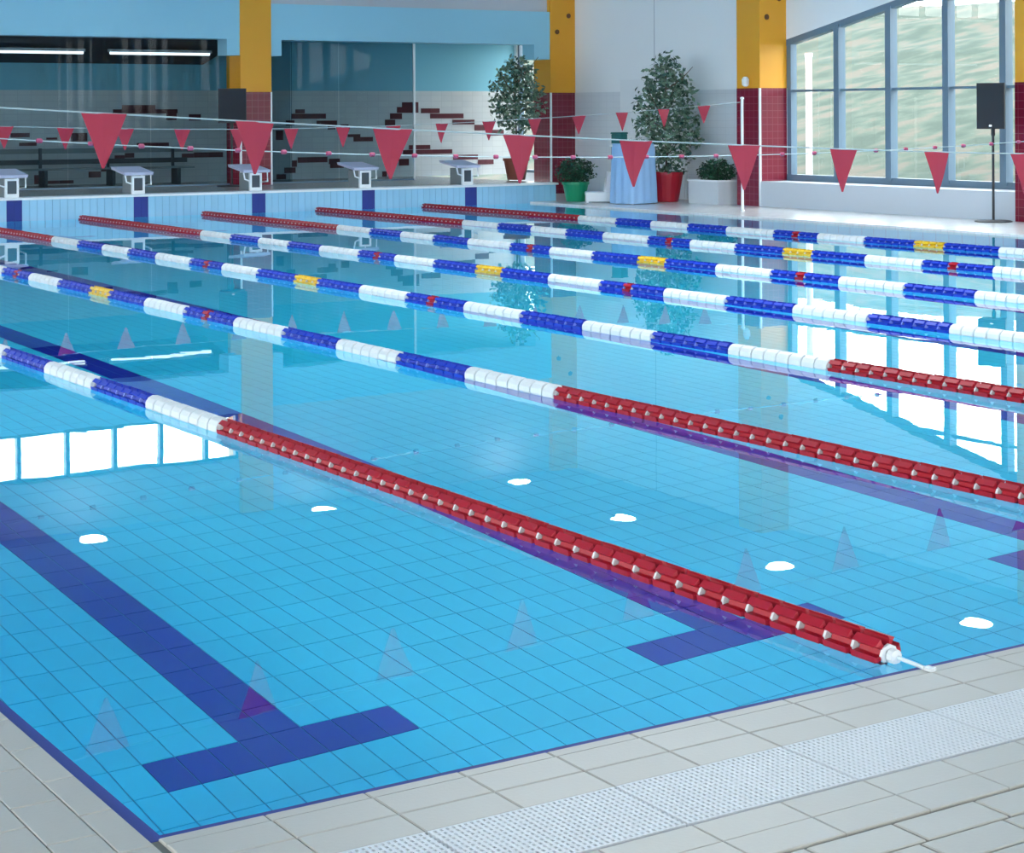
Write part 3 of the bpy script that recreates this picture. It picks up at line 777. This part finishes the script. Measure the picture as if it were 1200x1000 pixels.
# planter box with a clipped bush
t = thing('planter_box', 'dark clipped bush in a grey planter box beside the white wall column', 'plant', (19.45, 22.35, .03), 0)
m = MB(); w, d, h = .42, .30, .40
m.box(-w, w, -d, -d + .04, 0, h).box(-w, w, d - .04, d, 0, h).box(-w, -w + .04, -d + .04, d - .04, 0, h).box(w - .04, w, -d + .04, d - .04, 0, h)
build('box', m, ['grey_pot'], t); t.rotation_euler = (0, 0, math.pi / 2)
build('rim', MB().box(-w - .02, w + .02, -d - .02, -d + .05, h, h + .03).box(-w - .02, w + .02, d - .05, d + .02, h, h + .03).box(-w - .02, -w + .05, -d + .05, d - .05, h, h + .03).box(w - .05, w + .02, -d + .05, d - .05, h, h + .03), ['white_plastic'], t)
build('soil', MB().box(-w + .04, w - .04, -d + .04, d - .04, 0, h - .03), ['soil'], t)
o = build('foliage', leaves(0, 0, h + .17, .43, .26, .23, 1500, .06, .0), ['box_leaf'], t); o['kind'] = 'stuff'

# ------------------------------------------------------------------ draped stand, bin, chair
t = thing('draped_stand', 'tall stand draped in light blue cloth at the pool corner', 'table', (18.28, 23.25, .03), .25)
m = MB(); rings = []
def ring(hw, hd, z, amp, n=72):
    out = []
    for k in range(n):
        a = 2 * math.pi * k / n; c, s = math.cos(a), math.sin(a)
        q = (abs(c) ** 4 + abs(s) ** 4) ** -.25
        fold = 1 + amp * math.sin(a * 13 + 1.0) + amp * .5 * math.sin(a * 7)
        out.append((hw * c * q * fold, hd * s * q * fold, z))
    return out
lv = [ring(.385, .32, .012, .06), ring(.38, .315, .3, .05), ring(.37, .30, .7, .03), ring(.365, .29, 1.0, .01), ring(.36, .285, 1.06, .0), ring(.345, .27, 1.075, 0)]
n = 72
for L_ in lv: rings += L_
fs = []
for i in range(len(lv) - 1):
    for k in range(n): fs.append((i * n + k, i * n + (k + 1) % n, (i + 1) * n + (k + 1) % n, (i + 1) * n + k))
fs.append(tuple((len(lv) - 1) * n + k for k in range(n)))
m.add(rings, fs); build('cloth', m, ['blue_cloth'], t, smooth=True)
m = MB()
for sx in (-.3, .3):
    for sy in (-.23, .23): m2 = MB().box(sx - .02, sx + .02, sy - .02, sy + .02, 0, 1.02); build('leg', m2, ['steel'], t)
build('table_top', MB().box(-.34, .34, -.265, .265, 1.02, 1.05), ['white_plastic'], t)
t = thing('storage_box', 'dark green box standing on the blue draped stand', 'box', (18.09, 23.41, 1.107), .25)
build('body', MB().chamfer(-.09, .09, -.11, .11, 0, .17, .008), ['dark_green_plastic'], t)
build('lid', MB().chamfer(-.10, .10, -.12, .12, .17, .20, .008), ['dark_green_plastic'], t)

t = thing('plastic_chair', 'low white plastic chair between the green pot and blue cloth', 'chair', (18.1, 24.05, .03), -.55)
build('seat', MB().chamfer(-.26, .26, -.22, .22, .13, .19, .015), ['white_plastic'], t)
for sx in (-.25, .21):
    for sy in (-.21, .17): build('leg', MB().box(sx, sx + .04, sy, sy + .04, 0, .13), ['white_plastic'], t)
build('apron', MB().box(-.24, .24, -.20, .20, .02, .13), ['white_plastic'], t)
m = MB(); vs = []
for (x, z) in ((.08, .19), (.14, .55)):
    for (dx, yy) in ((0, -.2), (.13, -.2), (.13, .2), (0, .2)): vs.append((x + dx * (1 if z < .3 else .8), yy, z))
m.add(vs, [(3, 2, 1, 0), (4, 5, 6, 7), (0, 1, 5, 4), (1, 2, 6, 5), (2, 3, 7, 6), (3, 0, 4, 7)])
build('backrest', m, ['white_plastic'], t)

# ------------------------------------------------------------------ bench behind the glass
for (x0, x1, y, lab) in ((6.6, 12.3, 29.2, 'long dark bench behind the tinted glass near the black speaker'),):
    t = thing('bench', lab, 'bench', (0, y, ZP + .004))
    for z in (.36, .56): build('back_slat', MB().box(x0, x1, .16, .19, z + .04, z + .13), ['bench_dark' if z < .5 else 'bench_grey'], t)
    for yy in (-.2, -.03): build('seat_slat', MB().box(x0, x1, yy, yy + .14, .30, .335), ['bench_grey'], t)
    for k in range(5):
        x = x0 + .3 + (x1 - x0 - .6) * k / 4
        build('leg', MB().box(x - .03, x + .03, -.18, .14, 0, .30), ['bench_dark'], t)
        build('back_post', MB().box(x - .025, x + .025, .12, .16, 0, .7), ['bench_dark'], t)
